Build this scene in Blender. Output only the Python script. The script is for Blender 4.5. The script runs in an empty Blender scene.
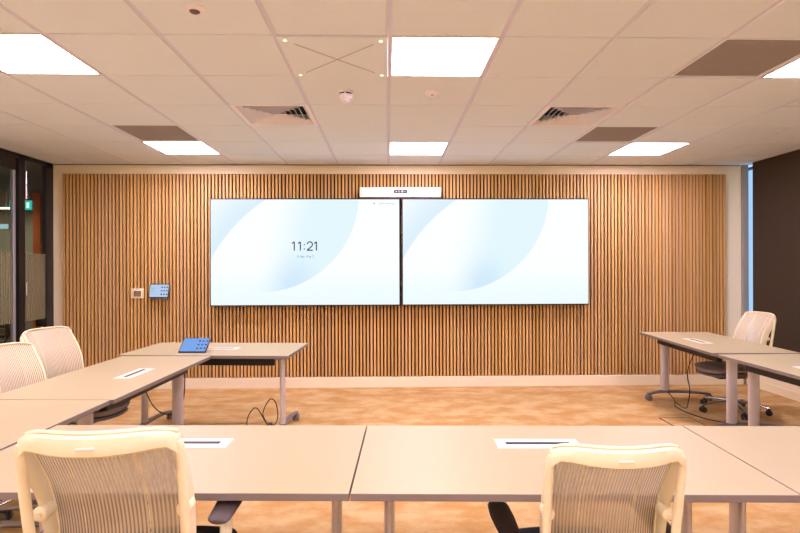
import bpy, bmesh, math, random
from mathutils import Vector, Matrix, Euler
random.seed(7)
S = bpy.context.scene
COL = S.collection
PI = math.pi
CE = 2.644            # ceiling height
WALL = 6.36           # back wall plane
LX = -3.925           # left partition plane
RX = 4.30             # right blind plane
FRONT = -2.9

# ------------------------------------------------------------------ materials
def srgb(r, g, b):
    f = lambda c: (c/255/12.92) if c/255 <= .04045 else ((c/255+.055)/1.055)**2.4
    return (f(r), f(g), f(b), 1)

def mat(name, col, rough=.5, metal=0, noise=0, nscale=20, spec=.5, bump=0):
    m = bpy.data.materials.new(name); m.use_nodes = True
    nt = m.node_tree; b = nt.nodes['Principled BSDF']
    b.inputs['Roughness'].default_value = rough
    b.inputs['Metallic'].default_value = metal
    b.inputs['Specular IOR Level'].default_value = spec
    c = (*col[:3], 1)
    b.inputs['Base Color'].default_value = c
    tc = nt.nodes.new('ShaderNodeTexCoord')
    n = nt.nodes.new('ShaderNodeTexNoise'); n.inputs['Scale'].default_value = nscale
    n.inputs['Detail'].default_value = 4
    nt.links.new(tc.outputs['Object'], n.inputs['Vector'])
    k = max(noise, .015)
    r = nt.nodes.new('ShaderNodeMix'); r.data_type = 'RGBA'
    r.inputs['A'].default_value = (*[x*(1-k) for x in c[:3]], 1)
    r.inputs['B'].default_value = (*[min(1, x*(1+k)) for x in c[:3]], 1)
    nt.links.new(n.outputs['Fac'], r.inputs['Factor'])
    nt.links.new(r.outputs['Result'], b.inputs['Base Color'])
    if bump:
        bp = nt.nodes.new('ShaderNodeBump'); bp.inputs['Strength'].default_value = bump
        bp.inputs['Distance'].default_value = .002
        nt.links.new(n.outputs['Fac'], bp.inputs['Height'])
        nt.links.new(bp.outputs['Normal'], b.inputs['Normal'])
    return m

def emit(name, col, strength):
    m = bpy.data.materials.new(name); m.use_nodes = True
    nt = m.node_tree; nt.nodes.clear()
    o = nt.nodes.new('ShaderNodeOutputMaterial'); e = nt.nodes.new('ShaderNodeEmission')
    e.inputs['Color'].default_value = (*col[:3], 1); e.inputs['Strength'].default_value = strength
    nt.links.new(e.outputs[0], o.inputs[0])
    return m

def math_node(nt, op, a, b=None, clamp=False):
    n = nt.nodes.new('ShaderNodeMath'); n.operation = op; n.use_clamp = clamp
    for i, v in enumerate((a, b)):
        if v is None: continue
        if isinstance(v, (int, float)): n.inputs[i].default_value = v
        else: nt.links.new(v, n.inputs[i])
    return n.outputs[0]

def mixc(nt, f, a, b):
    n = nt.nodes.new('ShaderNodeMix'); n.data_type = 'RGBA'
    for key, v in (('Factor', f), ('A', a), ('B', b)):
        if isinstance(v, (int, float)): n.inputs[key].default_value = v
        elif isinstance(v, tuple): n.inputs[key].default_value = v
        else: nt.links.new(v, n.inputs[key])
    return n.outputs['Result']

def smooth(nt, v, lo, hi):
    n = nt.nodes.new('ShaderNodeMapRange'); n.interpolation_type = 'SMOOTHSTEP'
    n.inputs['From Min'].default_value = lo; n.inputs['From Max'].default_value = hi
    nt.links.new(v, n.inputs['Value'])
    return n.outputs['Result']

M = {}
M['wall'] = mat('white_paint', (.92, .84, .58), .7, noise=.02, nscale=6)
M['tile'] = mat('ceiling_tile', (.79, .885, .99), .9, noise=.03, nscale=60, spec=.1)
M['grid'] = mat('ceiling_grid', (.70, .70, .90), .6, noise=.02)
M['trim'] = mat('white_skirting', (.88, .81, .58), .55, noise=.02)
M['black_frame'] = mat('black_frame', (.012, .011, .012), .4, noise=.1)
M['blind'] = mat('blind_fabric', (.048, .035, .021), .8, noise=.12, nscale=300, spec=.2)
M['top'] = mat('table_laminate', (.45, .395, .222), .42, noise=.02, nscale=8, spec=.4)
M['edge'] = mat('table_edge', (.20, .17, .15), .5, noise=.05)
M['silver'] = mat('silver_powder_coat', (.62, .60, .62), .38, metal=.45, noise=.03)
M['foot'] = mat('grey_metal_foot', (.28, .26, .27), .35, metal=.6, noise=.05)
M['black'] = mat('black_plastic', (.012, .012, .013), .5, noise=.1)
M['grey_plastic'] = mat('grey_caster', (.16, .145, .135), .55, noise=.05)
M['white_plastic'] = mat('white_plastic', (.86, .81, .70), .35, noise=.015)
M['cream'] = mat('cream_plastic', (.86, .80, .52), .38, noise=.015)
M['seat'] = mat('navy_seat_fabric', (.030, .030, .045), .85, noise=.15, nscale=200, spec=.2, bump=.3)
M['seat_grey'] = mat('grey_seat_fabric', (.29, .25, .22), .85, noise=.12, nscale=200, spec=.2, bump=.3)
M['pad'] = mat('brown_arm_pad', (.085, .065, .055), .55, noise=.06)
M['chrome'] = mat('polished_metal', (.72, .70, .68), .2, metal=1, noise=.02)
M['grille'] = mat('grey_grille', (.38, .36, .36), .6, metal=.05, noise=.06, nscale=40)
M['backing'] = mat('brown_backing', (.022, .011, .004), .9)
M['dark'] = mat('dark_cavity', (.02, .02, .022), .8)
M['louvre'] = mat('white_louvre', (.88, .88, .95), .5, noise=.02)
M['orange'] = mat('orange_paint', (.75, .16, .03), .6, noise=.03)
M['beige_wall'] = mat('corridor_paint', (.42, .42, .34), .8, noise=.03, nscale=3)
M['corr_dark'] = mat('corridor_ceiling_paint', (.36, .34, .35), .8, noise=.05)
M['corr_floor'] = mat('corridor_carpet', (.06, .055, .05), .95, noise=.3, nscale=30)
M['cable'] = mat('black_cable', (.015, .014, .015), .55, noise=.05)
M['brown_disp'] = mat('brown_display', (.22, .14, .09), .4, noise=.05)
M['ink'] = mat('screen_ink', (.012, .03, .09), .6, noise=.05)
M['blue_ink'] = mat('screen_blue_ink', (.06, .22, .50), .6, noise=.05)
M['icon'] = mat('screen_icon_ink', (.01, .02, .07), .6, noise=.05)
M['pale_ink'] = mat('screen_pale_ink', (.42, .50, .58), .6, noise=.05)
M['mark'] = mat('grey_mark', (.45, .42, .42), .6)
LC = (1.0, .795, 1.0)
M['light'] = emit('led_diffuser', LC, 39)
M['corr_light'] = emit('corridor_lamp', (1, .82, .60), 30)
M['exit'] = emit('exit_sign_face', (.02, .62, .50), 1.1)
M['sign_blue'] = emit('blue_sign_face', (.45, .75, .85), .9)
M['exit_white'] = emit('exit_pictogram', (.75, 1, .92), 1.3)
M['led'] = emit('green_led', (.75, 1, .65), 1.6)
M['tablet'] = emit('tablet_screen', (.22, .42, .90), .95)
M['screen_text'] = emit('tablet_text', (.26, .44, .80), .9)
M['tablet_wall'] = emit('wall_tablet_screen', (.50, .66, .88), .95)

def slat_mat():
    m = bpy.data.materials.new('oak_slats'); m.use_nodes = True
    nt = m.node_tree; b = nt.nodes['Principled BSDF']; b.inputs['Roughness'].default_value = .55
    b.inputs['Specular IOR Level'].default_value = .3
    tc = nt.nodes.new('ShaderNodeTexCoord'); sp = nt.nodes.new('ShaderNodeSeparateXYZ')
    nt.links.new(tc.outputs['Object'], sp.inputs[0])
    idx = math_node(nt, 'FLOOR', math_node(nt, 'DIVIDE', sp.outputs['X'], SLAT))
    wn = nt.nodes.new('ShaderNodeTexWhiteNoise'); wn.noise_dimensions = '1D'
    nt.links.new(idx, wn.inputs['W'])
    mp = nt.nodes.new('ShaderNodeMapping'); mp.inputs['Scale'].default_value = (60, 60, 2.5)
    nt.links.new(tc.outputs['Object'], mp.inputs[0])
    n = nt.nodes.new('ShaderNodeTexNoise'); n.inputs['Scale'].default_value = 1; n.inputs['Detail'].default_value = 5
    nt.links.new(mp.outputs[0], n.inputs['Vector'])
    f = math_node(nt, 'ADD', math_node(nt, 'MULTIPLY', wn.outputs['Value'], .6), math_node(nt, 'MULTIPLY', n.outputs['Fac'], .4))
    wn2 = nt.nodes.new('ShaderNodeTexWhiteNoise'); wn2.noise_dimensions = '1D'
    nt.links.new(math_node(nt, 'ADD', idx, 77.3), wn2.inputs['W'])
    ca = mixc(nt, f, (.46, .26, .075, 1), (.82, .50, .15, 1))
    cb = mixc(nt, f, (.46, .27, .105, 1), (.78, .50, .225, 1))
    c = mixc(nt, wn2.outputs['Value'], ca, cb)
    nt.links.new(c, b.inputs['Base Color'])
    return m
SLAT = .0413
M['slat'] = slat_mat()

def carpet_mat():
    m = bpy.data.materials.new('tan_carpet'); m.use_nodes = True
    nt = m.node_tree; b = nt.nodes['Principled BSDF']; b.inputs['Roughness'].default_value = .95
    b.inputs['Specular IOR Level'].default_value = .1
    tc = nt.nodes.new('ShaderNodeTexCoord')
    mp = nt.nodes.new('ShaderNodeMapping'); mp.inputs['Scale'].default_value = (1.0, 1.6, 1)
    nt.links.new(tc.outputs['Object'], mp.inputs[0])
    n = nt.nodes.new('ShaderNodeTexNoise'); n.inputs['Scale'].default_value = 3.2
    n.inputs['Detail'].default_value = 7; n.inputs['Roughness'].default_value = .65
    nt.links.new(mp.outputs[0], n.inputs['Vector'])
    n2 = nt.nodes.new('ShaderNodeTexNoise'); n2.inputs['Scale'].default_value = 130; n2.inputs['Detail'].default_value = 3
    nt.links.new(tc.outputs['Object'], n2.inputs['Vector'])
    f = smooth(nt, n.outputs['Fac'], .36, .66)
    c = mixc(nt, f, (.48, .27, .085, 1), (.62, .45, .22, 1))
    c2 = mixc(nt, math_node(nt, 'MULTIPLY', n2.outputs['Fac'], .35), c, (.40, .235, .08, 1))
    nt.links.new(c2, b.inputs['Base Color'])
    bp = nt.nodes.new('ShaderNodeBump'); bp.inputs['Strength'].default_value = .4; bp.inputs['Distance'].default_value = .003
    nt.links.new(n2.outputs['Fac'], bp.inputs['Height']); nt.links.new(bp.outputs['Normal'], b.inputs['Normal'])
    return m
M['carpet'] = carpet_mat()

def mesh_fabric(name, thread, gap_alpha):
    # woven back mesh: opaque vertical bands with see-through gaps between
    m = bpy.data.materials.new(name); m.use_nodes = True
    nt = m.node_tree; b = nt.nodes['Principled BSDF']; o = nt.nodes['Material Output']
    b.inputs['Roughness'].default_value = .8; b.inputs['Specular IOR Level'].default_value = .2
    tc = nt.nodes.new('ShaderNodeTexCoord'); sp = nt.nodes.new('ShaderNodeSeparateXYZ')
    nt.links.new(tc.outputs['UV'], sp.inputs[0])
    s = math_node(nt, 'SINE', math_node(nt, 'MULTIPLY', sp.outputs['X'], 2*PI*38))
    f = smooth(nt, s, -.5, .3)
    geo = nt.nodes.new('ShaderNodeNewGeometry')     # shade on the cloth's back put into its colour; the cloth itself is white
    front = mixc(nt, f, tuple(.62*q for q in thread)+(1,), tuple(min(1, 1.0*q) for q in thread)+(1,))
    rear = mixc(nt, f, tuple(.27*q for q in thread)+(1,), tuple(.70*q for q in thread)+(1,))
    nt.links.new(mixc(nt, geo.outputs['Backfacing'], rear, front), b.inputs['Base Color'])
    n = nt.nodes.new('ShaderNodeTexNoise'); n.inputs['Scale'].default_value = 90
    nt.links.new(tc.outputs['UV'], n.inputs['Vector'])
    fz = math_node(nt, 'MULTIPLY', math_node(nt, 'ADD', n.outputs['Fac'], .75), 1.0, True)
    alpha = math_node(nt, 'MULTIPLY', math_node(nt, 'ADD', math_node(nt, 'MULTIPLY', f, .95-gap_alpha), gap_alpha), fz, True)
    tr = nt.nodes.new('ShaderNodeBsdfTransparent'); mx = nt.nodes.new('ShaderNodeMixShader')
    tl = nt.nodes.new('ShaderNodeBsdfTranslucent'); tl.inputs['Color'].default_value = (*thread, 1)
    m2 = nt.nodes.new('ShaderNodeMixShader'); m2.inputs[0].default_value = .06
    nt.links.new(b.outputs[0], m2.inputs[1]); nt.links.new(tl.outputs[0], m2.inputs[2])
    nt.links.new(alpha, mx.inputs[0]); nt.links.new(tr.outputs[0], mx.inputs[1]); nt.links.new(m2.outputs[0], mx.inputs[2])
    nt.links.new(mx.outputs[0], o.inputs[0])
    return m
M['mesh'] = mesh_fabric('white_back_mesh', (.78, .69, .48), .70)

def glass_mat(name='glass', tint=(.86, .89, .88)):
    m = bpy.data.materials.new(name); m.use_nodes = True
    nt = m.node_tree; nt.nodes.clear()
    o = nt.nodes.new('ShaderNodeOutputMaterial')
    tr = nt.nodes.new('ShaderNodeBsdfTransparent'); tr.inputs['Color'].default_value = (*tint, 1)
    gl = nt.nodes.new('ShaderNodeBsdfGlossy'); gl.inputs['Roughness'].default_value = .02
    lw = nt.nodes.new('ShaderNodeLayerWeight'); lw.inputs['Blend'].default_value = .5
    fr = math_node(nt, 'ADD', math_node(nt, 'MULTIPLY', math_node(nt, 'POWER', lw.outputs['Facing'], 5), .6), .03)
    mx = nt.nodes.new('ShaderNodeMixShader')
    nt.links.new(fr, mx.inputs[0]); nt.links.new(tr.outputs[0], mx.inputs[1]); nt.links.new(gl.outputs[0], mx.inputs[2])
    nt.links.new(mx.outputs[0], o.inputs[0])
    return m
M['glass'] = glass_mat()

def frost_mat():
    m = bpy.data.materials.new('frosted_film'); m.use_nodes = True
    nt = m.node_tree; b = nt.nodes['Principled BSDF']; o = nt.nodes['Material Output']
    b.inputs['Base Color'].default_value = (.25, .24, .13, 1); b.inputs['Roughness'].default_value = .8
    tc = nt.nodes.new('ShaderNodeTexCoord'); sp = nt.nodes.new('ShaderNodeSeparateXYZ')
    nt.links.new(tc.outputs['Object'], sp.inputs[0])
    s = math_node(nt, 'SINE', math_node(nt, 'MULTIPLY', sp.outputs['Y'], 2*PI/.035))
    f = math_node(nt, 'ADD', math_node(nt, 'MULTIPLY', s, .08), .58)
    tr = nt.nodes.new('ShaderNodeBsdfTransparent'); mx = nt.nodes.new('ShaderNodeMixShader')
    nt.links.new(f, mx.inputs[0]); nt.links.new(tr.outputs[0], mx.inputs[1]); nt.links.new(b.outputs[0], mx.inputs[2])
    nt.links.new(mx.outputs[0], o.inputs[0])
    return m
M['frost'] = frost_mat()

def tv_mat():
    # pale wallpaper of two curved sheets; object X/Z are metres from the screen's centre
    m = bpy.data.materials.new('display_picture'); m.use_nodes = True
    nt = m.node_tree; nt.nodes.clear()
    o = nt.nodes.new('ShaderNodeOutputMaterial'); e = nt.nodes.new('ShaderNodeEmission')
    tc = nt.nodes.new('ShaderNodeTexCoord'); sp = nt.nodes.new('ShaderNodeSeparateXYZ')
    nt.links.new(tc.outputs['Object'], sp.inputs[0])
    k = 86.0   # units: 1 m = 86
    X = math_node(nt, 'MULTIPLY', sp.outputs['X'], k); Z = math_node(nt, 'MULTIPLY', sp.outputs['Z'], k)
    def dist(cx, cz):
        dx = math_node(nt, 'SUBTRACT', X, cx); dz = math_node(nt, 'SUBTRACT', Z, cz)
        return math_node(nt, 'SQRT', math_node(nt, 'ADD', math_node(nt, 'MULTIPLY', dx, dx), math_node(nt, 'MULTIPLY', dz, dz)))
    white = (.97, 1.0, 1.0, 1)
    # leaf
    d1 = dist(260.2-304.9, 252.2-193.8)
    ins = math_node(nt, 'SUBTRACT', 1, smooth(nt, d1, 97.9, 98.9))
    # fades away towards the left
    fade = smooth(nt, math_node(nt, 'SUBTRACT', X, math_node(nt, 'MULTIPLY', Z, .22)), -48, 4)
    # darker blue near the tip
    dt = dist(283-304.9, 252.2-285)
    tip = math_node(nt, 'SUBTRACT', 1, smooth(nt, dt, 2, 44))
    leafc = mixc(nt, math_node(nt, 'MULTIPLY', tip, .8), (.76, .92, .97, 1), (.56, .76, .95, 1))
    tipf = math_node(nt, 'MULTIPLY', ins, math_node(nt, 'MAXIMUM', fade, math_node(nt, 'MULTIPLY', math_node(nt, 'MULTIPLY', tip, smooth(nt, X, -42, -14)), .9)))
    # bottom corners slightly blue
    low = math_node(nt, 'SUBTRACT', 1, smooth(nt, Z, -58, -5))
    base = mixc(nt, math_node(nt, 'MULTIPLY', low, .75), white, (.80, .94, 1.0, 1))
    c = mixc(nt, tipf, base, leafc)
    # upper-left sheet
    d2 = dist(354.3-304.9, 252.2-335.7)
    out = smooth(nt, d2, 161.8, 162.8)
    near = math_node(nt, 'SUBTRACT', 1, smooth(nt, d2, 162, 205))
    ulc = mixc(nt, near, (.93, .98, 1, 1), (.72, .87, .96, 1))
    c = mixc(nt, out, c, ulc)
    nt.links.new(c, e.inputs['Color']); e.inputs['Strength'].default_value = 1.02
    nt.links.new(e.outputs[0], o.inputs[0])
    return m
M['tv'] = tv_mat()

# ------------------------------------------------------------------ mesh helpers
class MB:
    def __init__(self):
        self.bm = bmesh.new(); self.mi = 0
    def _add(self, tmp, mtx=None):
        if mtx is not None: bmesh.ops.transform(tmp, matrix=mtx, verts=tmp.verts)
        me = bpy.data.meshes.new('tmp'); tmp.to_mesh(me); tmp.free()
        n0 = len(self.bm.faces)
        self.bm.from_mesh(me); bpy.data.meshes.remove(me)
        self.bm.faces.ensure_lookup_table()
        for f in self.bm.faces[n0:]: f.material_index = self.mi
    def box(self, c, s, bevel=0, seg=2, rot=None, taper=None):
        t = bmesh.new(); bmesh.ops.create_cube(t, size=1)
        for v in t.verts:
            v.co = Vector((v.co.x*s[0], v.co.y*s[1], v.co.z*s[2]))
            if taper and v.co.z < 0: v.co.x *= taper; v.co.y *= taper
        if bevel: bmesh.ops.bevel(t, geom=t.edges[:], offset=bevel, segments=seg, profile=.5, affect='EDGES')
        m = Matrix.Translation(c)
        if rot is not None: m = m @ Euler(rot).to_matrix().to_4x4()
        self._add(t, m); return self
    def cyl(self, a, b, r, r2=None, seg=16, bevel=0):
        a = Vector(a); b = Vector(b); d = b-a
        t = bmesh.new()
        bmesh.ops.create_cone(t, cap_ends=True, segments=seg, radius1=r, radius2=r if r2 is None else r2, depth=d.length)
        if bevel:
            es = [e for e in t.edges if abs(e.verts[0].co.z-e.verts[1].co.z) < 1e-6]
            bmesh.ops.bevel(t, geom=es, offset=bevel, segments=2, profile=.5, affect='EDGES')
        q = Vector((0, 0, 1)).rotation_difference(d.normalized()).to_matrix().to_4x4()
        self._add(t, Matrix.Translation((a+b)/2) @ q); return self
    def sphere(self, c, s, seg=16, rot=None):
        t = bmesh.new(); bmesh.ops.create_uvsphere(t, u_segments=seg, v_segments=seg//2, radius=1)
        m = Matrix.Translation(c)
        if rot is not None: m = m @ Euler(rot).to_matrix().to_4x4()
        self._add(t, m @ Matrix.Diagonal((*s, 1))); return self
    def lathe(self, prof, seg=24, c=(0, 0, 0)):
        t = bmesh.new(); rings = []
        for r, z in prof:
            rings.append([t.verts.new((max(r, 1e-4)*math.cos(2*PI*i/seg), max(r, 1e-4)*math.sin(2*PI*i/seg), z)) for i in range(seg)])
        for A, B in zip(rings, rings[1:]):
            for i in range(seg): t.faces.new((A[i], A[(i+1) % seg], B[(i+1) % seg], B[i]))
        t.faces.new(rings[0][::-1]); t.faces.new(rings[-1])
        bmesh.ops.recalc_face_normals(t, faces=t.faces)
        self._add(t, Matrix.Translation(c)); return self
    def sweep(self, pts, r, seg=10, sub=6, flat=1.0, closed=False, up=(0, 0, 1)):
        # round/oval section swept along a smoothed path; r may be a number, a list, or list of (rx, ry)
        P = [Vector(p) for p in pts]; n = len(P)
        R = r if isinstance(r, (list, tuple)) else [r]*n
        R = [(q, q*flat) if not isinstance(q, tuple) else q for q in R]
        path = []
        if sub > 1 and n > 2:
            for i in range(n-1):
                p0 = P[max(i-1, 0)]; p1 = P[i]; p2 = P[i+1]; p3 = P[min(i+2, n-1)]
                for k in range(sub):
                    u = k/sub
                    q = .5*((2*p1)+(p2-p0)*u+(2*p0-5*p1+4*p2-p3)*u*u+(3*p1-p0-3*p2+p3)*u**3)
                    path.append((q, (R[i][0]*(1-u)+R[i+1][0]*u, R[i][1]*(1-u)+R[i+1][1]*u)))
            path.append((P[-1], R[-1]))
        else: path = list(zip(P, R))
        t = bmesh.new(); rings = []
        for i, (q, rr) in enumerate(path):
            a = path[max(i-1, 0)][0]; b = path[min(i+1, len(path)-1)][0]
            d = (b-a).normalized()
            u_ = Vector(up)
            if abs(d.dot(u_)) > .97: u_ = Vector((0, 1, 0)) if abs(d.y) < .9 else Vector((1, 0, 0))
            s = d.cross(u_).normalized(); w = s.cross(d).normalized()
            rings.append([t.verts.new(q+s*(rr[0]*math.cos(2*PI*k/seg))+w*(rr[1]*math.sin(2*PI*k/seg))) for k in range(seg)])
        for A, B in zip(rings, rings[1:]):
            for k in range(seg): t.faces.new((A[k], A[(k+1) % seg], B[(k+1) % seg], B[k]))
        t.faces.new(rings[0][::-1]); t.faces.new(rings[-1])
        bmesh.ops.recalc_face_normals(t, faces=t.faces)
        self._add(t); return self
    def prism(self, poly, z0, z1, bevel=0, mtx=None):
        t = bmesh.new()
        A = [t.verts.new((x, y, z0)) for x, y in poly]; B = [t.verts.new((x, y, z1)) for x, y in poly]
        t.faces.new(A[::-1]); t.faces.new(B); n = len(poly)
        for i in range(n): t.faces.new((A[i], A[(i+1) % n], B[(i+1) % n], B[i]))
        bmesh.ops.recalc_face_normals(t, faces=t.faces)
        if bevel:
            es = [e for e in t.edges if abs(e.verts[0].co.z-e.verts[1].co.z) < 1e-6]
            bmesh.ops.bevel(t, geom=es, offset=bevel, segments=2, profile=.5, affect='EDGES')
        self._add(t, mtx); return self
    def quad(self, a, b, c, d):
        t = bmesh.new(); t.faces.new([t.verts.new(p) for p in (a, b, c, d)]); self._add(t); return self
    def build(self, name, m, parent=None, smooth=False, loc=None, kind=None):
        me = bpy.data.meshes.new(name); self.bm.to_mesh(me); self.bm.free()
        for x in (m if isinstance(m, (list, tuple)) else [m]): me.materials.append(x)
        if smooth:
            for p in me.polygons: p.use_smooth = True
            try: me.set_sharp_from_angle(angle=math.radians(38))
            except Exception: pass
        o = bpy.data.objects.new(name, me); COL.objects.link(o)
        if parent: o.parent = parent
        if loc is not None: o.location = loc
        if kind: o['kind'] = kind
        return o

def thing(name, label, cat, loc=(0, 0, 0), rz=0, group=None):
    o = bpy.data.objects.new(name, None); COL.objects.link(o); o.empty_display_size = .1
    o.location = loc; o.rotation_euler = (0, 0, rz)
    return tag(o, label, cat, group)
def tag(o, label, cat, group=None):
    o['label'] = label; o['category'] = cat
    if group: o['group'] = group
    return o
def children(o): return list(o.children)
def copy_tree(o, parent=None):
    c = o.copy(); COL.objects.link(c)
    if parent: c.parent = parent
    for ch in children(o): copy_tree(ch, c)
    return c
def place(o, loc, rz, label, group=None):
    o.location = loc; o.rotation_euler = (0, 0, rz); o['label'] = label
    if group: o['group'] = group
    return o

# ------------------------------------------------------------------ room shell
def struct(name, mb, m, parent=None, smooth=False):
    return mb.build(name, m, parent, smooth, kind='structure')

GX, GY = .0117, 2.81
RXW = 4.62                       # outer window plane on the right
# floor of the room
struct('floor', MB().box(((LX+RXW)/2, (FRONT+WALL)/2, -.05), (RXW-LX, WALL-FRONT, .1)), M['carpet'])
# back wall (white, shows as a margin round the wooden panel)
struct('wall_back', MB().box(((LX+4.28)/2, WALL+.06, CE/2), (4.28-LX, .12, CE+.0)), M['wall'])
# recess return at the right end of the back wall and the grey mullion of the facade
struct('trim_1', MB().box((4.318, WALL+.02, CE/2), (.072, .10, CE-.002), .004), mat('grey_mullion', (.30, .27, .23), .5))
struct('wall_front', MB().box(((LX+RXW)/2, FRONT-.06, CE/2), (RXW-LX+.2, .12, CE)), M['wall'])
# skirting along the back wall
struct('baseboard_back', MB().box(((LX+4.28)/2, WALL-.028, .0605), (4.28-LX-.02, .054, .121), .004), M['trim'])

# ceiling: lay-in tiles on a T-bar grid, with openings for the fittings
LIGHTS = [(-4, 0), (0, 0), (4, 0), (-4, 4), (0, 4), (4, 4), (-4, -4), (0, -4), (4, -4), (-4, -8), (0, -8), (4, -8)]
VENTS = [(-2, 2), (2, 2)]
GRILLES = [(3, 0), (-4, 3), (3, 3)]
MIC = (-1, 0)
OPEN = set(LIGHTS+VENTS+GRILLES+[MIC])
def tile_rect(i, j): return GX+.6*i, GX+.6*(i+1), GY+.6*j, GY+.6*(j+1)
mb = MB()
for i in range(-7, 8):
    for j in range(-10, 6):
        if (i, j) in OPEN: continue
        x0, x1, y0, y1 = tile_rect(i, j)
        x0 = max(x0, LX); x1 = min(x1, RXW-.02); y0 = max(y0, FRONT); y1 = min(y1, WALL)
        if x1-x0 < .03 or y1-y0 < .03: continue
        mb.box(((x0+x1)/2, (y0+y1)/2, CE+.012), (x1-x0-.026, y1-y0-.011, .024), .003, 1)
ceil = struct('ceiling', mb, M['tile'])
mb = MB()
for i in range(-6, 8):
    x = GX+.6*i
    if LX < x < RXW-.05: mb.box((x, (FRONT+WALL)/2, CE+.0115), (.036, WALL-FRONT, .012))
for j in range(-9, 6):
    mb.box(((LX+RXW)/2, GY+.6*j, CE+.0175), (RXW-LX-.04, .026, .009))
struct('ceiling_grid', mb, M['grid'], ceil)
struct('ceiling_slab', MB().box(((LX+RXW)/2, (FRONT+WALL)/2, CE+.22), (RXW-LX, WALL-FRONT, .04)), M['wall'], ceil)
struct('shadow_gap', MB().box(((LX+4.28)/2, WALL-.006, CE-.0055), (4.28-LX-.02, .012, .01)), M['edge'], ceil)

# ---- right side: low wall, facade window, blind
struct('wall_right', MB().box((RX+.16, (FRONT+WALL)/2, .21), (.28, WALL-FRONT, .42), .004)
       .box((RX+.26, (FRONT+WALL)/2, CE+.1), (.12, WALL-FRONT, .2)), M['trim'])
struct('baseboard_right', MB().box((RX+.012, (FRONT+WALL)/2-.03, .045), (.016, WALL-FRONT-.08, .09), .003), M['trim'])
win = MB()
for y in (-1.4, .8, 3.0, 5.0, 7.4): win.box((RXW-.03, y, (CE+.42)/2), (.05, .06, CE-.42))
win.box((RXW-.03, 2.3, .445), (.05, 10.3, .05)).box((RXW-.03, 2.3, CE+.01), (.05, 10.3, .03))
w1 = struct('window_1', win, M['black_frame'])
struct('window_glass', MB().box((RXW-.03, 2.3, (CE+.42)/2+.02), (.012, 10.2, CE-.46)), M['glass'], w1)
bl = thing('roller_blind', 'black roller blind drawn down over the window on the right', 'blind', (RX, 6.2, .47))
by0, by1 = FRONT+.06, 6.18
MB().box((.0, (by0+by1)/2-6.2, (CE-.47)/2), (.004, by1-by0, CE-.004-.47)).build('blind_fabric', M['blind'], bl)
MB().box((0, (by0+by1)/2-6.2, .0), (.018, by1-by0, .035), .006).build('bottom_bar', M['black'], bl, True)
MB().box((.034, (by0+by1)/2-6.2, CE-.04-.47), (.05, by1-by0, .078), .006).build('roller_cassette', M['black'], bl)

# ---- left side: black framed glass door and side light, then plain wall
Y0, Y1, Y2, Y3 = 4.70, 5.735, 5.87, 6.23      # door leaf, jamb, side light
struct('wall_left', MB().box((LX-.06, (FRONT+4.62)/2, CE/2), (.12, 4.62-FRONT, CE)), M['wall'])
fr = MB()
fr.box((LX-.022, (4.62+WALL)/2, CE-.0225), (.044, WALL-4.62, .045))
fr.box((LX-.022, 4.66, CE/2), (.044, .08, CE))
fr.box((LX-.022, (Y1+Y2)/2+.02, CE/2), (.044, Y2-Y1-.04, CE))
fr.box((LX-.022, 6.295, CE/2), (.044, .13, CE))
fr.box((LX-.022, (Y2+6.23)/2, .05), (.044, 6.23-Y2, .10))
trim2 = struct('trim_2', fr, M['black_frame'])
struct('side_glass', MB().box((LX-.022, (Y2+6.23)/2, CE/2+.02), (.012, 6.24-Y2, CE-.16)), M['glass'], trim2)
struct('frosted_film', MB().box((LX-.013, (Y2+6.23)/2, 1.215), (.002, 6.23-Y2, .74)), M['frost'], trim2)
d = MB()
d.box((LX-.022, (Y0+Y1)/2, CE-.115), (.036, Y1-Y0, .14)).box((LX-.022, (Y0+Y1)/2, .09), (.036, Y1-Y0, .17))
d.box((LX-.022, Y0+.045, CE/2), (.036, .085, CE-.09))
door = struct('door_1', d, M['black_frame'])
struct('door_stile', MB().box((LX-.022, Y1-.02, CE/2-.02), (.034, .038, CE-.13), .004), mat('steel_door_edge', (.45, .50, .60), .3, metal=.6), door)
struct('door_glass', MB().box((LX-.022, (Y0+Y1)/2+.02, CE/2-.02), (.012, Y1-Y0-.14, CE-.30)), M['glass'], door)
struct('door_film', MB().box((LX-.013, (Y0+Y1)/2+.02, 1.215), (.002, Y1-Y0-.14, .74)), M['frost'], door)
for z in (2.40, 2.24, 1.2):
    MB().cyl((LX+.026, Y2-.022, z-.07), (LX+.026, Y2-.022, z+.07), .012, seg=10).build('hinge', M['chrome'], door, True)
MB().cyl((LX+.06, Y0+.13, .85), (LX+.06, Y0+.13, 1.35), .014, seg=12).cyl((LX-.01, Y0+.13, .95), (LX+.06, Y0+.13, .95), .01, seg=8)\
    .cyl((LX-.01, Y0+.13, 1.25), (LX+.06, Y0+.13, 1.25), .01, seg=8).build('door_handle', M['chrome'], door, True)

# ---- corridor seen through the glass
struct('floor_corridor', MB().box((-7.5, 7.6, -.05), (7.1, 10.2, .1)), M['corr_floor'])
struct('ceiling_corridor', MB().box((-7.5, 7.6, CE+.15), (7.1, 10.2, .1)), M['corr_dark'])
struct('wall_corridor_far', MB().box((-7.5, 12.75, 1.42), (7.1, .1, 2.84)), M['beige_wall'])
struct('wall_corridor_left', MB().box((-11.1, 7.6, 1.42), (.1, 10.4, 2.84)), M['beige_wall'])
struct('wall_corridor_near', MB().box((-7.6, 2.45, 1.42), (7.1, .1, 2.84)), M['beige_wall'])
struct('wall_corridor_right', MB().box((LX-.06, 9.55, 1.42), (.12, 6.1, 2.84)), M['beige_wall'])

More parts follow.
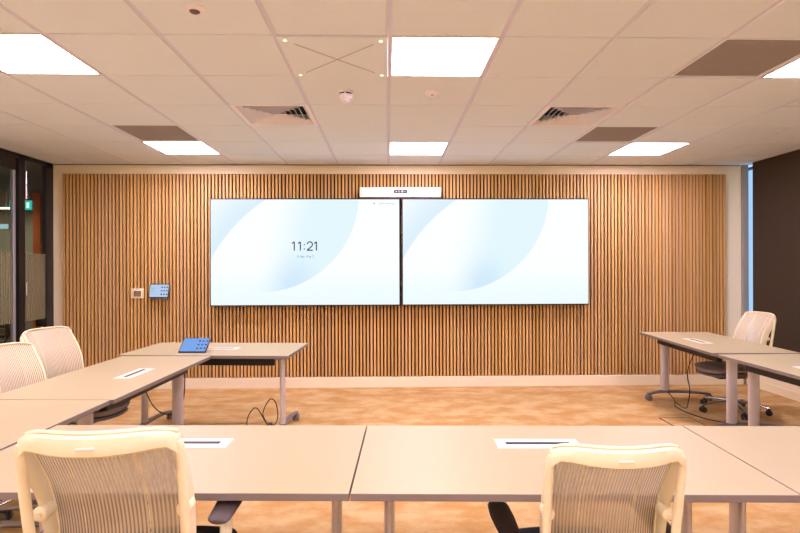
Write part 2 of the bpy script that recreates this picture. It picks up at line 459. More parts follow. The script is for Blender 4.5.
# ------------------------------------------------------------------ wooden slat panel
PX0, PX1 = -3.808, 4.0803
sp_ = thing('slat_panel', 'wall panel of narrow vertical oak slats across the whole back wall', 'wall panel', ((PX0+PX1)/2, WALL, .125))
W_ = 191*SLAT
MB().box((0, -.006, (2.53-.125)/2), (W_, .010, 2.53-.125)).build('backing_board', M['backing'], sp_)
mb = MB(); n = 191
for k in range(n):
    x = -n*SLAT/2+(k+.5)*SLAT
    mb.box((x, -.023, (2.53-.125)/2), (.0245, .022, 2.53-.125-.004), .0015, 1)
mb.build('slats', M['slat'], sp_)
SF = WALL-.034    # slat face

# ------------------------------------------------------------------ ceiling fittings
def light(i, j, label, proto=[None]):
    x0, x1, y0, y1 = tile_rect(i, j); c = ((x0+x1)/2, (y0+y1)/2, CE)
    if proto[0] is None:
        t = thing('ceiling_light', label, 'ceiling light', c, 0, 'square LED ceiling panels')
        f = MB()
        for a in (-1, 1):
            f.box((a*.286, 0, .008), (.012, .584, .016)).box((0, a*.286, .008), (.584, .012, .016))
        f.box((0, 0, .045), (.57, .57, .03))
        f.build('frame', M['white_plastic'], t)
        MB().box((0, 0, .012), (.56, .56, .008)).build('diffuser', M['light'], t)
        proto[0] = t
    else:
        t = copy_tree(proto[0]); t.location = c; t['label'] = label
    return t
LL = {(-4, 0): 'large bright square ceiling light at the left edge of the picture',
      (0, 0): 'bright square ceiling light beside the panel with the crossed lines',
      (4, 0): 'bright square ceiling light partly cut by the right edge, beside large grey grille',
      (-4, 4): 'bright square ceiling light above left end of the slat wall, beside grey grille',
      (0, 4): 'small bright square ceiling light just above the white video bar',
      (4, 4): 'bright square ceiling light above right part of the slat wall'}
for ij in LIGHTS:
    light(*ij, LL.get(ij, 'square LED ceiling light in a row behind the camera'))

def vent(i, j, label, proto=[None]):
    x0, x1, y0, y1 = tile_rect(i, j); c = ((x0+x1)/2, (y0+y1)/2, CE)
    if proto[0] is None:
        t = thing('air_diffuser', label, 'air vent', c, 0, 'four-way ceiling air diffusers')
        f = MB()
        for a in (-1, 1):
            f.box((a*.279, 0, .006), (.034, .592, .012)).box((0, a*.279, .006), (.524, .034, .012))
        f.build('frame', M['louvre'], t)
        MB().box((0, 0, .10), (.57, .57, .01)).build('plenum', M['dark'], t)
        for q, nm in enumerate(range(4)):
            mb = MB()
            rot = Matrix.Rotation(q*PI/2, 4, 'Z')
            for k in range(6):
                ro = .258-.042*k; ri = ro-.026
                if ri < .005: ri = .005
                p = [(-ro, -ro, 0), (ro, -ro, 0), (ri, -ri, .034), (-ri, -ri, .034)]
                pp = [(x, y+0.0, z+.0025) for x, y, z in p]
                p = [tuple(rot @ Vector(v)) for v in p]; pp = [tuple(rot @ Vector(v)) for v in pp]
                mb.quad(*p); mb.quad(*pp[::-1])
                for a in range(4): mb.quad(p[a], pp[a], pp[(a+1) % 4], p[(a+1) % 4])
            mb.build('louvre_blades', M['louvre'], t)
        proto[0] = t
    else:
        t = copy_tree(proto[0]); t.location = c; t['label'] = label
    return t
vent(-2, 2, 'square white air diffuser in ceiling left of the smoke detector')
vent(2, 2, 'square white air diffuser in ceiling at the right, near small grey grille')

def grille(i, j, label, proto=[None]):
    x0, x1, y0, y1 = tile_rect(i, j); c = ((x0+x1)/2, (y0+y1)/2, CE)
    if proto[0] is None:
        t = thing('ceiling_grille', label, 'ceiling grille', c, 0, 'grey perforated ceiling grilles')
        mb = MB()
        for a in (-1, 1):
            mb.box((a*.284, 0, .010), (.016, .584, .012)).box((0, a*.284, .010), (.552, .016, .012))
        mb.build('frame', M['tile'], t)
        mb = MB().box((0, 0, .014), (.556, .556, .006))
        for k in range(28): mb.box((0, -.27+.02*k, .010), (.55, .006, .003))
        mb.build('perforated_sheet', M['grille'], t)
        proto[0] = t
    else:
        t = copy_tree(proto[0]); t.location = c; t['label'] = label
    return t
grille(3, 0, 'large dark grey ceiling grille at the upper right')
grille(-4, 3, 'grey ceiling grille beside the light at far left of slat wall')
grille(3, 3, 'grey ceiling grille between the right air vent and the far right light')

x0, x1, y0, y1 = tile_rect(*MIC)
mic = thing('ceiling_microphone', 'flat white ceiling microphone panel marked with a thin cross', 'microphone', ((x0+x1)/2, (y0+y1)/2, CE))
MB().box((0, 0, .005), (.588, .588, .026), .004).build('panel', M['tile'], mic)
for s in (-1, 1):
    L = .60
    MB().box((0, 0, -.0088), (L, .006, .002), rot=(0, 0, s*PI/4)).build('cross_line', M['mark'], mic)
for a in (-1, 1):
    for b in (-1, 1):
        MB().cyl((a*.255, b*.255, -.011), (a*.255, b*.255, -.007), .011, seg=12).build('indicator_led', M['led'], mic)

def cx(i, j): a = tile_rect(i, j); return ((a[0]+a[1])/2, (a[2]+a[3])/2, CE)
sd = thing('smoke_detector', 'white smoke detector with stepped tapering body and dark ring', 'smoke detector', cx(-1, 1))
MB().lathe([(.001, 0), (.052, 0), (.052, -.012), (.046, -.014)]).build('base_plate', M['louvre'], sd, True)
MB().lathe([(.043, -.013), (.043, -.024)]).build('dark_ring', M['black'], sd, True)
MB().lathe([(.046, -.022), (.047, -.042), (.043, -.050), (.033, -.053), (.031, -.066), (.020, -.076), (.001, -.077)]).build('detector_body', M['louvre'], sd, True)
for k in range(4):
    a = k*PI/2
    MB().box((.046*math.cos(a), .046*math.sin(a), -.018), (.010, .010, .014)).build('rib', M['louvre'], sd)
oc = thing('ceiling_sensor', 'low round white ceiling sensor to the right of the smoke detector', 'sensor', cx(0, 1))
MB().lathe([(.001, 0), (.056, 0), (.055, -.008), (.045, -.018), (.030, -.026), (.001, -.030)]).build('dome', M['louvre'], oc, True)
MB().sphere((.0, -.022, -.0275), (.010, .008, .004), 12).build('sensor_lens', M['grille'], oc, True)
ps = thing('presence_detector', 'round white ceiling sensor with dark eye near top left', 'sensor', (-.90, 2.52, CE))
MB().lathe([(.001, 0), (.050, 0), (.049, -.006), (.030, -.016), (.026, -.017)]).build('collar', M['louvre'], ps, True)
MB().sphere((0, 0, -.014), (.026, .026, .014), 16).build('sensor_eye', mat('dark_lens', (.10, .085, .09), .3), ps, True)

# ------------------------------------------------------------------ displays on the wall
def text_mesh(name, body, size, m, parent, loc, align='CENTER', extrude=.0006, space=1.0):
    cu = bpy.data.curves.new(name, 'FONT'); cu.body = body; cu.size = size; cu.align_x = align
    cu.extrude = extrude; cu.space_character = space; cu.resolution_u = 4
    o = bpy.data.objects.new(name, cu); COL.objects.link(o)
    dg = bpy.context.evaluated_depsgraph_get()
    me = bpy.data.meshes.new_from_object(o.evaluated_get(dg)); me.name = name
    bpy.data.objects.remove(o); bpy.data.curves.remove(cu)
    me.materials.clear(); me.materials.append(m)
    r = bpy.data.objects.new(name, me); COL.objects.link(r)
    r.parent = parent; r.location = loc; r.rotation_euler = (PI/2, 0, 0)
    return r
TVY = 6.225
TW, TH = 2.205, 1.252
def display(cx_, label, first=[None]):
    if first[0] is None:
        t = thing('tv_screen', label, 'screen', (cx_, TVY, 1.60), 0, 'pair of large wall displays')
        b = MB().box((0, .045, 0), (TW-.10, .045, TH-.12), .004)
        b.box((0, .014, 0), (TW, .026, TH), .003)
        b.build('casing', M['black'], t)
        MB().box((0, .0, 0), (TW-.022, .003, TH-.026)).build('screen', M['tv'], t)
        MB().box((.0, .083, 0), (.5, .033, .40), .003).build('wall_bracket', M['black'], t)
        first[0] = t
    else:
        t = copy_tree(first[0]); t.location = (cx_, TVY, 1.60); t['label'] = label
    return t
tv1 = display(-.955, 'left of the two wall displays, showing clock and pale curved wallpaper')
tv2 = display(1.27, 'right of the two wall displays, showing pale curved wallpaper without a clock')
scr = [c for c in tv1.children if c.name.startswith('screen')][0]
M['screen_grey'] = emit('screen_grey_text', (.50, .62, .70), .9)
def digit(name, strokes, x):
    # strokes of a thin sans numeral, drawn in the screen plane
    mb = MB()
    for pts in strokes:
        mb.sweep([(x+px_, -.0035, .018+pz) for px_, pz in pts], [(.0068, .0012)]*len(pts), seg=8, sub=1, up=(0, 1, 0))
    o = mb.build(name, M['ink'], scr); return o
ONE = [[(-.026, .082), (-.002, .102), (0, .102), (0, .0)]]
TWO = [[(.030*math.cos(t_)+.0, .072+.030*math.sin(t_)) for t_ in [PI*.95-k*PI*1.22/12 for k in range(13)]]+[(-.030, .006), (-.030, .004), (.034, .004)]]
for nm, stv, x in (('digit_one', ONE, -.128), ('digit_one', ONE, -.058), ('digit_two', TWO, .052), ('digit_one', ONE, .128)):
    digit(nm, stv, x)
for dz in (.018, .068):
    MB().cyl((-.012, -.0022, .018+dz), (-.012, -.0045, .018+dz), .0075, seg=10).build('colon_dot', M['ink'], scr)
text_mesh('date_text', 'Friday, May 2', .036, M['blue_ink'], scr, (.0, -.003, -.062))
text_mesh('status_text', 'Join meeting', .034, M['screen_grey'], scr, (.945, -.003, .557))
MB().cyl((.80, -.0022, .566), (.80, -.004, .566), .011, seg=14).build('status_icon', M['screen_grey'], scr)

vb = thing('video_bar', 'slim white video conferencing bar mounted above the two displays', 'video bar', (.153, 6.26, 2.296))
MB().box((0, 0, 0), (.955, .085, .116), .010, 3).build('bar_body', M['white_plastic'], vb, True)
MB().prism([(.082*math.cos(a)*1.0+(.0), .022*math.sin(a)) if 0 else ((.06 if math.cos(a) > 0 else -.06)+.022*math.cos(a), .022*math.sin(a)) for a in [2*PI*k/24+.001 for k in range(24)]], 0, .004,
           mtx=Matrix.Rotation(PI/2, 4, 'X')).build('lens_window', M['black'], vb, loc=(0, -.0425, .008))
for k, (x, r) in enumerate(((-.05, .009), (-.018, .013), (.02, .013), (.052, .009))):
    MB().cyl((x, -.0465, .008), (x, -.050, .008), r, seg=16).build('lens', M['grey_plastic'] if k % 2 else M['foot'], vb, True)
MB().box((-.49, .02, -.035), (.022, .05, .05), .003).build('cable_clip', M['black'], vb)
MB().box((0, .053, 0), (.3, .022, .06), .002).build('mounting_plate', M['black'], vb)

# ------------------------------------------------------------------ wall controls
th = thing('thermostat', 'small square white wall controller with brown display on slat wall', 'wall controller', (-2.93, SF-.0008, 1.125))  # a wall thermostat
MB().box((0, -.008, 0), (.150, .016, .118), .004, 2).build('plate', M['cream'], th, True)
MB().box((.002, -.0165, -.004), (.082, .003, .066), .001).build('display', M['brown_disp'], th)
MB().box((.0, -.0165, .043), (.03, .002, .006)).build('button', M['mark'], th)

def touch_panel(name, label, loc, rx, rz, w, h, scr_mat, wall):
    t = thing(name, label, 'tablet', loc, rz)
    R = Matrix.Rotation(rx, 4, 'X')
    def part(mb, nm, m, smooth=False, parent=t):
        bmesh.ops.transform(mb.bm, matrix=R, verts=mb.bm.verts)
        return mb.build(nm, m, parent, smooth)
    part(MB().box((0, 0, h/2), (w, .012, h), .004, 2), 'tablet_body', M['black'], True)
    s = part(MB().box((0, -.0065, h/2), (w-.016, .002, h-.018)), 'screen', scr_mat)
    for a in range(3):
        for b in range(3):
            x = w*(.14+.135*a); z = h*(.25+.25*b)
            part(MB().cyl((x, -.0075, z), (x, -.0088, z), h*.055, seg=14), 'icon', M['icon'], parent=s)
    for k, wd in enumerate((.22, .16, .19)):
        part(MB().box((-w*.40+wd*w/2, -.0078, h*(.68-.13*k)), (wd*w, .001, h*.035)), 'text_line', M['screen_text'], parent=s)
    if wall:
        MB().box((0, .0613, h*.4), (.09, .040, .07), .004).build('wall_arm', M['cream'], t)
        MB().box((0, .030, -.012), (w*.86, .055, .014), .004).build('ledge', M['foot'], t)
    else:
        MB().prism([(.03, .0), (.15, .0), (.135, .050), (.105, .060)], -w*.28, w*.28, .002,
                   mtx=Matrix(((0, 0, 1, 0), (1, 0, 0, 0), (0, 1, 0, 0), (0, 0, 0, 1)))).build('stand', M['foot'], t)
    return t
touch_panel('touch_panel', 'touch tablet mounted on the slat wall beside the white controller', (-2.655, SF-.086, 1.075), -math.radians(14), -.12, .238, .165, M['tablet_wall'], True)

# ------------------------------------------------------------------ tables
TT = .715
TLEN, TDEP = 1.405, .722
LOFF = .140
def build_table(socket_y):
    t = thing('meeting_table', '', 'table', (0, 0, 0), 0, 'beige meeting tables set in a U')
    mb = MB(); mb.mi = 0
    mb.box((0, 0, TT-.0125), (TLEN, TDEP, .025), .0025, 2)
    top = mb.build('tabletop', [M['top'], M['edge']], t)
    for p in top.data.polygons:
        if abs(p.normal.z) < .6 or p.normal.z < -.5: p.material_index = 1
    MB().box((0, LOFF+.075, TT-.066), (TLEN-.30, .050, .075), .004).build('cross_beam', M['black'], t)
    for s in (-1, 1):
        x = s*(TLEN/2-.105)
        oval = [(x+.021*math.cos(a)*(1 if 1 else 0), LOFF+.045*math.sin(a)) for a in [2*PI*k/20 for k in range(20)]]
        lg = MB().prism(oval, .085, TT-.05).build('leg', M['silver'], t, True)
        MB().box((x, .04, TT-.038), (.060, .48, .022), .004).build('top_bracket', M['foot'], lg)
        f = MB()
        f.sweep([(x, -.335, .072), (x, -.12, .094), (x, LOFF, .098), (x, .24, .088), (x, .325, .072)],
                [(.020, .013), (.024, .017), (.027, .019), (.024, .017), (.020, .013)], seg=12)
        f.build('foot', M['foot'], lg, True)
        for y in (-.32, .31):
            c = MB()
            for a in (-1, 1): c.cyl((x+a*.019-.009, y, .031), (x+a*.019+.009, y, .031), .031, seg=18, bevel=.004)
            c.cyl((x-.006, y, .031), (x+.006, y, .031), .012, seg=10)
            c.cyl((x, y, .03), (x, y, .072), .009, seg=10).box((x, y-.006, .056), (.022, .045, .014), .004)
            c.build('caster', M['grey_plastic'], lg, True)
    so = MB().box((0, socket_y, TT+.0012), (.335, .112, .0034), .001, 1).build('power_socket', M['white_plastic'], t)
    MB().box((0, socket_y, TT+.0036), (.255, .021, .0030)).build('slot', M['black'], so)
    return t
UG = 'beige meeting tables set in a U'
ROT = -.038
def at_corner(ix, iy, rz, lx, ly):
    # table origin so that local corner (lx, ly) lands on (ix, iy)
    c, s = math.cos(rz), math.sin(rz)
    return (ix-(c*lx-s*ly), iy-(s*lx+c*ly), 0)
A_ = build_table(.112)
hl, hd = TLEN/2, TDEP/2
# front row: the far edge runs (-.093, 2.405) -> (1.322, 2.352)
place(A_, at_corner(-.097, 2.405, ROT, hl, hd), ROT, 'beige front table behind the left near chair, its white socket half hidden')
FM = place(copy_tree(A_), at_corner(-.092, 2.405, ROT, -hl, hd), ROT, 'beige front table in the middle, with a white socket beside right near chair')
FR = place(copy_tree(A_), at_corner(1.3165, 2.352, ROT, -hl, hd), ROT, 'beige front table at the right corner, seen only up to its left seam')
# left wing (inner side +X): far inner corner of the far one at (-1.424, 4.32)
RL = -PI/2-.041
WB = place(copy_tree(A_), at_corner(-1.424, 4.322, RL, -hl, hd), RL, 'beige left wing table in front of the tablet, with white socket and cable below')
WA = place(copy_tree(A_), at_corner(-1.497, 2.912, RL, -hl, hd), RL, 'beige left wing table nearest the camera, below the left edge chairs')
# right wing (inner side -X)
RR1 = PI/2-.050
R1 = place(copy_tree(A_), at_corner(2.722, 5.71, RR1, hl, hd), RR1, 'beige right wing table nearest the slat wall, with white chair behind it')
RR2 = PI/2+.005
R2 = place(copy_tree(A_), at_corner(2.652, 4.23, RR2, hl, hd), RR2, 'beige right wing table cut by right edge, joined to the one nearest slats')
# table along the back wall (inner side towards the camera)
T_ = build_table(-.002)
RC = PI-.071
place(T_, at_corner(-.749, 5.022, RC, -hl, -hd), RC, 'beige table parallel to the slat wall, with black socket slot beside the tablet', UG)

touch_panel('table_tablet', 'touch tablet with blue screen on a stand on the far left table', (-1.63, 4.475, TT+.0042), -math.radians(52), -.04, .232, .165, M['tablet'], False)

# ------------------------------------------------------------------ chairs
def interp(xs, ys, x):
    for k in range(len(xs)-1):
        if x <= xs[k+1] or k == len(xs)-2:
            h = xs[k+1]-xs[k]; t = (x-xs[k])/h
            m0 = (ys[k+1]-ys[max(k-1, 0)])/(xs[k+1]-xs[max(k-1, 0)])
            m1 = (ys[min(k+2, len(xs)-1)]-ys[k])/(xs[min(k+2, len(xs)-1)]-xs[k])
            return (2*t**3-3*t*t+1)*ys[k]+(t**3-2*t*t+t)*h*m0+(3*t*t-2*t**3)*ys[k+1]+(t**3-t*t)*h*m1
def back_pt(u, w, off=0.0):
    # mesh surface, u across (-1..1), w up (0..1)
    z = .50+.483*w-.016*abs(u)**6*w**6
    half = interp([0, .3, .62, .85, 1], [.174, .175, .177, .178, .178], w)
    y = interp([0, .3, .62, .85, 1], [-.185, -.150, -.182, -.245, -.288], w)-.058*(1-u*u)
    return Vector((u*half, y+off, z))
def make_chair():
    t = thing('office_chair', '', 'chair')
    # base
    hub = MB().lathe([(.001, .075), (.038, .075), (.040, .10), (.030, .125), (.001, .126)]).build('star_base', M['chrome'], t, True)
    for k in range(5):
        a = 2*PI*k/5+.3
        ca, sa = math.cos(a), math.sin(a)
        MB().sweep([(.025*ca, .025*sa, .105), (.16*ca, .16*sa, .096), (.30*ca, .30*sa, .072)], [(.024, .016), (.020, .013), (.014, .010)], seg=10, sub=4)\
            .build('base_arm', M['chrome'], hub, True)
        cc = MB(); p = Vector((.30*ca, .30*sa, .028)); q = Vector((-sa, ca, 0))
        for b in (-1, 1): cc.cyl(p+q*(b*.017-.008), p+q*(b*.017+.008), .028, seg=16, bevel=.004)
        cc.cyl(p+Vector((0, 0, 0)), p+Vector((0, 0, .042)), .008, seg=8).sphere(p+Vector((0, 0, .016)), (.02, .02, .022), 10)
        cc.build('caster', M['black'], hub, True)
    MB().cyl((0, 0, .12), (0, 0, .27), .026, seg=16).cyl((0, 0, .27), (0, 0, .37), .016, seg=12).build('gas_column', M['black'], t, True)
    upper = []
    mc = MB().box((0, .03, .388), (.22, .36, .048), .018, 3)
    mc.sweep([(0, -.10, .39), (0, -.20, .42), (0, -.255, .50), (0, -.262, .58)], [(.045, .016), (.05, .016), (.045, .014), (.035, .010)], seg=12, up=(1, 0, 0))
    mc.box((.13, .02, .40), (.13, .016, .010), .004).box((-.13, .02, .40), (.13, .016, .010), .004)
    upper.append(mc.build('tilt_mechanism', M['black'], t, True))
    # seat: soft waterfall cushion on a shell
    def seat_mesh(name, z0, z1, gx, gy, m, parent):
        t_ = bmesh.new(); N = 18; top = {}; bot = {}
        def outline(i, j):
            u = -1+2*i/N; v = -1+2*j/N
            # squircle
            r = 1.0
            sx = u*math.sqrt(1-.36*v*v); sy = v*math.sqrt(1-.36*u*u)
            return sx*gx, sy*gy
        for i in range(N+1):
            for j in range(N+1):
                x, y = outline(i, j)
                e = max(abs(-1+2*i/N), abs(-1+2*j/N))
                drop = .030*e**5
                fr = max(0, y/gy-.35); drop += .035*fr*fr*1.0
                dish = -.012*(1-e*e)
                top[i, j] = t_.verts.new((x, y+.06, z1-drop+dish))
                bot[i, j] = t_.verts.new((x*.97, y*.97+.06, z0-.035*fr*fr*2.0+.02*e**6))
        for i in range(N):
            for j in range(N):
                t_.faces.new((top[i, j], top[i+1, j], top[i+1, j+1], top[i, j+1]))
                t_.faces.new((bot[i, j], bot[i, j+1], bot[i+1, j+1], bot[i+1, j]))
        rim = [(i, 0) for i in range(N)]+[(N, j) for j in range(N)]+[(i, N) for i in range(N, 0, -1)]+[(0, j) for j in range(N, 0, -1)]
        for a, b in zip(rim, rim[1:]+rim[:1]): t_.faces.new((top[a], bot[a], bot[b], top[b]))
        bmesh.ops.recalc_face_normals(t_, faces=t_.faces)
        mb = MB(); mb._add(t_); return mb.build(name, m, parent, True)
    seat = seat_mesh('seat', .432, .500, .238, .250, M['seat'], t); upper.append(seat)
    seat_mesh('seat_shell', .415, .436, .225, .240, M['grey_plastic'], seat)
    # back frame: curved top rail with rounded corners running down into two deep struts
    fr_ = MB()
    N = 16; rings = []
    def rail_pt(u):
        y = -.358+.062*u*u
        return Vector((u*.190, y, 0))
    t_ = bmesh.new()
    for k in range(N+1):
        u = -1+2*k/N
        p = rail_pt(u)
        zt = .985+.005*(1-u**6)-.016*abs(u)**8
        zb = .943-.010*(1-u*u)+.004
        if abs(u) > .8: zb -= .028*((abs(u)-.8)/.2)**2
        n_ = Vector((-.3*u, -1, 0)).normalized()
        sec = []
        for (o, zz) in ((0.0, zb), (.010, zb+.006), (.013, (zb+zt)/2), (.010, zt-.006), (.0, zt), (-.008, zt-.004), (-.008, zb+.004)):
            q = p+n_*o; sec.append(t_.verts.new((q.x, q.y, zz)))
        rings.append(sec)
    for A, B in zip(rings, rings[1:]):
        for k in range(7): t_.faces.new((A[k], A[(k+1) % 7], B[(k+1) % 7], B[k]))
    t_.faces.new(rings[0]); t_.faces.new(rings[-1][::-1])
    bmesh.ops.recalc_face_normals(t_, faces=t_.faces)
    fr_._add(t_)
    for s in (-1, 1):
        pts = [(s*.182, -.300, .955), (s*.187, -.296, .940), (s*.189, -.288, .90), (s*.189, -.272, .80), (s*.188, -.254, .70), (s*.183, -.240, .61), (s*.155, -.238, .53), (s*.08, -.255, .505), (0, -.262, .50)]
        rr = [(.009, .010), (.012, .013), (.013, .012), (.013, .012), (.013, .012), (.014, .012), (.016, .013), (.017, .014), (.017, .013)]
        fr_.sweep(pts, rr, seg=12, sub=5, up=(0, 1, 0))
        # forward flange carrying the edge of the mesh
        fl = []; fw = []
        for k in range(13):
            w = 1-.99*k/12
            q = back_pt(s, w); dpt = min(.009+.022*min(1, (1-w)/.16), max(.008, q.y-interp([.5, .61, .70, .80, .90, 1.0], [-.25, -.240, -.254, -.272, -.288, -.300], q.z)-.006))
            if w < .35: dpt = min(dpt, .044-.028*(.35-w)/.35)
            fl.append((q.x+s*.004, q.y-dpt+.004, q.z)); fw.append((.0065, dpt))
        fr_.sweep(fl, fw, seg=12, sub=3, up=(0, 1, 0))
    bf = fr_.build('back_frame', M['cream'], t, True); upper.append(bf)
    MB().box((.0, -.3715, .962), (.042, .004, .007), .0015, 1).build('nameplate', M['white_plastic'], bf)
    for s in (-1, 1):
        MB().cyl((s*.176, -.190, .757), (s*.177, -.240, .757), .019, seg=20, bevel=.005).cyl((s*.177, -.238, .757), (s*.177, -.246, .757), .008, seg=14)\
            .build('pivot_knob', M['cream'], bf, True)
    # mesh
    t_ = bmesh.new(); NU, NW = 24, 24; g = {}
    uvl = t_.loops.layers.uv.new('UVMap')
    for i in range(NU+1):
        for j in range(NW+1): g[i, j] = t_.verts.new(back_pt(-1+2*i/NU, j/NW))
    for i in range(NU):
        for j in range(NW):
            f = t_.faces.new((g[i, j], g[i+1, j], g[i+1, j+1], g[i, j+1]))
            for lp, (a, b) in zip(f.loops, ((i, j), (i+1, j), (i+1, j+1), (i, j+1))): lp[uvl].uv = (a/NU, b/NW)
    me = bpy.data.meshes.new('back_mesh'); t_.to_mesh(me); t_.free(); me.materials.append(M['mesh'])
    for p in me.polygons: p.use_smooth = True
    bm_ = bpy.data.objects.new('back_mesh', me); COL.objects.link(bm_); bm_.parent = t; upper.append(bm_)
    h = MB()
    h.sweep([back_pt(u, 1.0)+Vector((0, .002, .008)) for u in [-1+k/6 for k in range(13)]], (.0055), seg=8, sub=3)
    for s in (-1, 1):
        h.sweep([back_pt(s, w) for w in [k/8 for k in range(9)]], .005, seg=8, sub=3)
        h.sweep([back_pt(s*.46, w, .0015) for w in [k/6 for k in range(7)]], .0018, seg=6, sub=3)
    h.sweep([back_pt(u, 0.0) for u in [-1+k/4 for k in range(9)]], .007, seg=8, sub=2)
    h.build('hem', M['cream'], bm_, True)
    for s in (-1, 1):
        a = MB().sweep([(s*.09, -.02, .405), (s*.24, -.02, .42), (s*.262, -.02, .47), (s*.262, .01, .56), (s*.262, .03, .605)],
                       [(.020, .012), (.020, .014), (.020, .015), (.019, .015), (.017, .013)], seg=12, up=(0, 1, 0)).build('armrest', M['cream'], t, True)
        upper.append(a)
        MB().sweep([(s*.255, -.080, .608), (s*.258, -.055, .610), (s*.262, .06, .612), (s*.262, .15, .612), (s*.258, .185, .608)],
                   [(.022, .007), (.036, .012), (.042, .013), (.038, .012), (.02, .007)], seg=14).build('arm_pad', M['pad'], a, True)
    return t, upper
ch, upper = make_chair()
UPPER = {o.name for o in upper}
def base_name(n): return n.split('.')[0]
UPN = {base_name(o.name) for o in upper}
CG = 'white mesh office chairs'
def chair(o, x, y, rz, dz, label, seat_m=None):
    place(o, (x, y, 0), rz, label, CG)
    for c in o.children:
        if base_name(c.name) in UPN: c.location.z = dz
        if base_name(c.name) == 'gas_column':
            c.scale.z = 1+dz/.37; c.location.z = 0 if dz >= 0 else -.12*dz*-0
        if seat_m and base_name(c.name) == 'seat':
            c.data = c.data.copy(); c.data.materials[0] = seat_m
    return o
ROTB = .7
c2 = copy_tree(ch); c3 = copy_tree(ch); c4 = copy_tree(ch); c5 = copy_tree(ch)
chair(ch, -.714, 1.61, .05, .050, 'white mesh office chair seen from behind at the near left')
chair(c2, .662, 1.806, -.035, -.066, 'white mesh office chair seen from behind at the near right')
for c in ch.children:       # this chair's right armrest is set inwards and forwards
    if base_name(c.name) == 'armrest' and c.data.vertices[0].co.x > 0: c.location.x = -.06; c.location.y = .085
chair(c3, -2.175, 3.815, -PI/2-.30, .0, 'white mesh office chair at the left wing, the one nearer the slat wall', M['seat_grey'])
chair(c4, -2.09, 3.25, -PI/2-.32, -.040, 'white mesh office chair at left wing, partly cut by the left edge', M['seat_grey'])
for c in c4.children:       # base swivelled clear of the table foot
    if base_name(c.name) == 'star_base': c.rotation_euler.z = ROTB
chair(c5, 3.37, 5.15, PI/2+.08, -.025, 'white mesh office chair behind the right wing table, before the black blind', M['seat_grey'])

# ------------------------------------------------------------------ cables, floor box
def cable(label, pts, r=.0045, name='power_cable'):
    o = MB().sweep(pts, r, seg=8, sub=8).build(name, M['cable'], None, True)
    return tag(o, label, 'cable')
cable('black cable hanging in a loop below the left wing table', [(-2.02, 4.37, .655), (-2.02, 4.42, .50), (-1.95, 4.5, .26), (-1.82, 4.5, .20), (-1.70, 4.45, .30), (-1.66, 4.40, .52), (-1.66, 4.385, .655)])
cable('black cable coiled on the carpet by the far table leg',
      [(-.98, 4.60, .0065), (-1.06, 4.64, .09), (-1.16, 4.72, .19), (-1.24, 4.75, .10), (-1.22, 4.70, .0065), (-1.08, 4.66, .0065), (-.98, 4.72, .07), (-1.0, 4.80, .20), (-1.06, 4.82, .24), (-1.12, 4.80, .12), (-1.08, 4.76, .0065), (-1.30, 4.74, .0065), (-1.45, 4.72, .0065)])
ad = thing('power_adapter', 'small black power plug lying by the far table leg', 'plug', (-1.03, 4.69, 0), .3)
MB().box((0, 0, .03), (.045, .09, .06), .008).build('plug_body', M['black'], ad, True)
MB().cyl((0, .04, .03), (0, .085, .03), .008, seg=10).build('strain_relief', M['cable'], ad, True)
cable('black cable looping down from the table nearest the right chair',
      [(2.96, 5.02, .62), (2.90, 5.02, .55), (2.86, 5.03, .40), (2.90, 5.06, .24), (2.93, 5.14, .10), (2.97, 5.26, .0065), (3.0, 5.5, .0065)])
cable('black cable trailing over the carpet from the right table leg to the chair',
      [(2.95, 5.56, .10), (2.99, 5.50, .03), (2.90, 5.30, .0065), (2.92, 5.0, .0065), (3.02, 4.80, .0065), (3.25, 4.72, .0065)])
fb = thing('floor_box', 'square carpeted floor box with dark rim near the right wing', 'floor box', (2.69, 4.80, 0), -.03)
r_ = MB()
for a in (-1, 1): r_.box((a*.145, 0, .002), (.010, .30, .006)).box((0, a*.145, .002), (.28, .010, .006))
r_.build('rim', M['pad'], fb)
MB().box((0, 0, .001), (.278, .278, .005)).build('lid', M['carpet'], fb)

# ------------------------------------------------------------------ corridor things
ex = thing('exit_sign', 'green illuminated exit sign seen through the glass on the left', 'exit sign', (-6.288, 9.3, 2.50))
MB().box((0, .02, 0), (.39, .04, .17), .004).build('sign_box', M['white_plastic'], ex)
fc = MB().box((0, -.002, 0), (.375, .006, .155)).build('sign_face', M['exit'], ex)
pm = MB()
pm.cyl((.02, -.0055, .045), (.02, -.0075, .045), .014, seg=12)
for a, b in (((.015, .028), (-.005, -.012)), ((-.005, -.012), (.02, -.035)), ((.02, -.035), (.012, -.06)), ((-.005, -.012), (-.035, -.03)), ((-.035, -.03), (-.055, -.03)), ((.012, .022), (.04, .005)), ((.01, .022), (-.025, .012))):
    pm.cyl((a[0], -.0065, a[1]), (b[0], -.0065, b[1]), .0065, seg=6)
pm.box((-.13, -.0065, 0), (.07, .002, .012)).box((.12, -.0065, 0), (.05, .002, .10))
pm.build('pictogram', M['exit_white'], fc)
MB().cyl((-.12, .02, .08), (-.12, .02, .254), .005, seg=8).cyl((.12, .02, .08), (.12, .02, .254), .005, seg=8).build('hanger', M['chrome'], ex)
bs = thing('hanging_sign', 'pale blue hanging sign in the corridor beyond the glass door', 'sign', (-6.42, 8.95, 2.11))
MB().box((0, .015, 0), (.34, .03, .085), .003).build('sign_box', M['white_plastic'], bs)
MB().box((0, -.002, 0), (.325, .005, .072)).build('sign_face', M['sign_blue'], bs)
MB().cyl((-.12, .015, .04), (-.12, .015, .70), .004, seg=8).cyl((.12, .015, .04), (.12, .015, .70), .004, seg=8).build('hanger', M['chrome'], bs)
oc_ = MB().box((-6.19, 9.62, CE/2+.05), (.13, .13, CE+.1), .004).build('orange_column', M['orange'])
tag(oc_, 'slim orange column in the corridor, seen through the side glass', 'column')
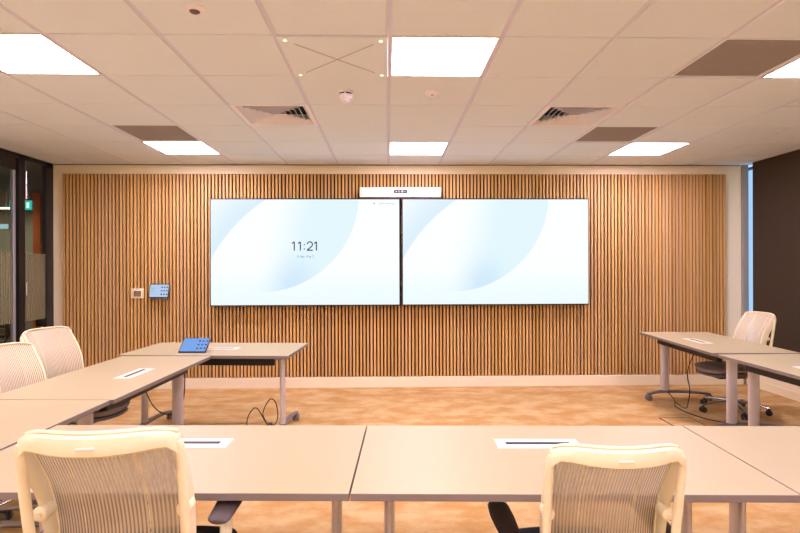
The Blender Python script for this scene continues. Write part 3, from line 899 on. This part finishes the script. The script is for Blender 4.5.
# corridor lamps
lamp = None
for (x, y) in ((-6.6, 7.6), (-7.4, 9.0), (-8.6, 10.4), (-8.6, 11.6), (-5.0, 6.2), (-6.2, 4.6)):
    if lamp is None:
        lamp = thing('corridor_lamp', 'warm strip lamp on the corridor ceiling', 'ceiling light', (x, y, CE+.099), 0, 'corridor ceiling lamps')
        MB().box((0, 0, -.02), (1.2, .16, .04), .004).build('housing', M['white_plastic'], lamp)
        MB().box((0, 0, -.042), (1.16, .13, .006)).build('diffuser', M['corr_light'], lamp)
    else:
        l2 = copy_tree(lamp); l2.location = (x, y, CE+.099)
# black chairs in the corridor
def corridor_chair():
    t = thing('corridor_chair', '', 'chair', (0, 0, 0), 0, 'black wire chairs in the corridor')
    MB().box((0, 0, .45), (.44, .43, .03), .012, 3).build('seat', M['black'], t, True)
    MB().sweep([(-.20, -.22, .66), (0, -.25, .67), (.20, -.22, .66)], [(.012, .13)]*3, seg=12).build('backrest', M['black'], t, True)
    for sx in (-1, 1):
        for sy in (-1, 1):
            MB().sweep([(sx*.15, sy*.15, .445), (sx*.22, sy*.22, .0)], .010, seg=8, sub=1).build('leg', M['black'], t, True)
        MB().sweep([(sx*.17, -.18, .44), (sx*.19, -.24, .56), (sx*.19, -.235, .66)], .009, seg=8).build('back_rod', M['black'], t, True)
    return t
k0 = corridor_chair()
place(k0, (-5.15, 7.05, 0), 1.9, 'black wire-legged chair in the corridor behind the glass door')
k1 = copy_tree(k0); place(k1, (-5.75, 7.75, 0), 2.6, 'black wire-legged chair in the corridor, the one farther behind the door')
k2 = copy_tree(k0); place(k2, (-5.05, 8.2, 0), -2.4, 'black wire-legged chair in the corridor behind the side glass')

# ------------------------------------------------------------------ world, camera
w = bpy.data.worlds.new('world'); S.world = w; w.use_nodes = True
bg = w.node_tree.nodes['Background']
bg.inputs['Color'].default_value = (.42, .66, 1.0, 1); bg.inputs['Strength'].default_value = 1.3

cam = bpy.data.cameras.new('camera'); co = bpy.data.objects.new('camera', cam); COL.objects.link(co)
cam.sensor_fit = 'HORIZONTAL'; cam.sensor_width = 36; cam.lens = 24; cam.clip_start = .02
co.matrix_world = Matrix.Translation((0, 0, 1.43)) @ Matrix.Rotation(-.0232, 4, 'Z') @ Matrix.Rotation(PI/2, 4, 'X') @ Matrix.Rotation(-.0029, 4, 'Z')
S.camera = co
S.view_settings.view_transform = 'Standard'; S.view_settings.look = 'None'
S.view_settings.exposure = 0; S.view_settings.gamma = 1; S.view_settings.use_curve_mapping = False
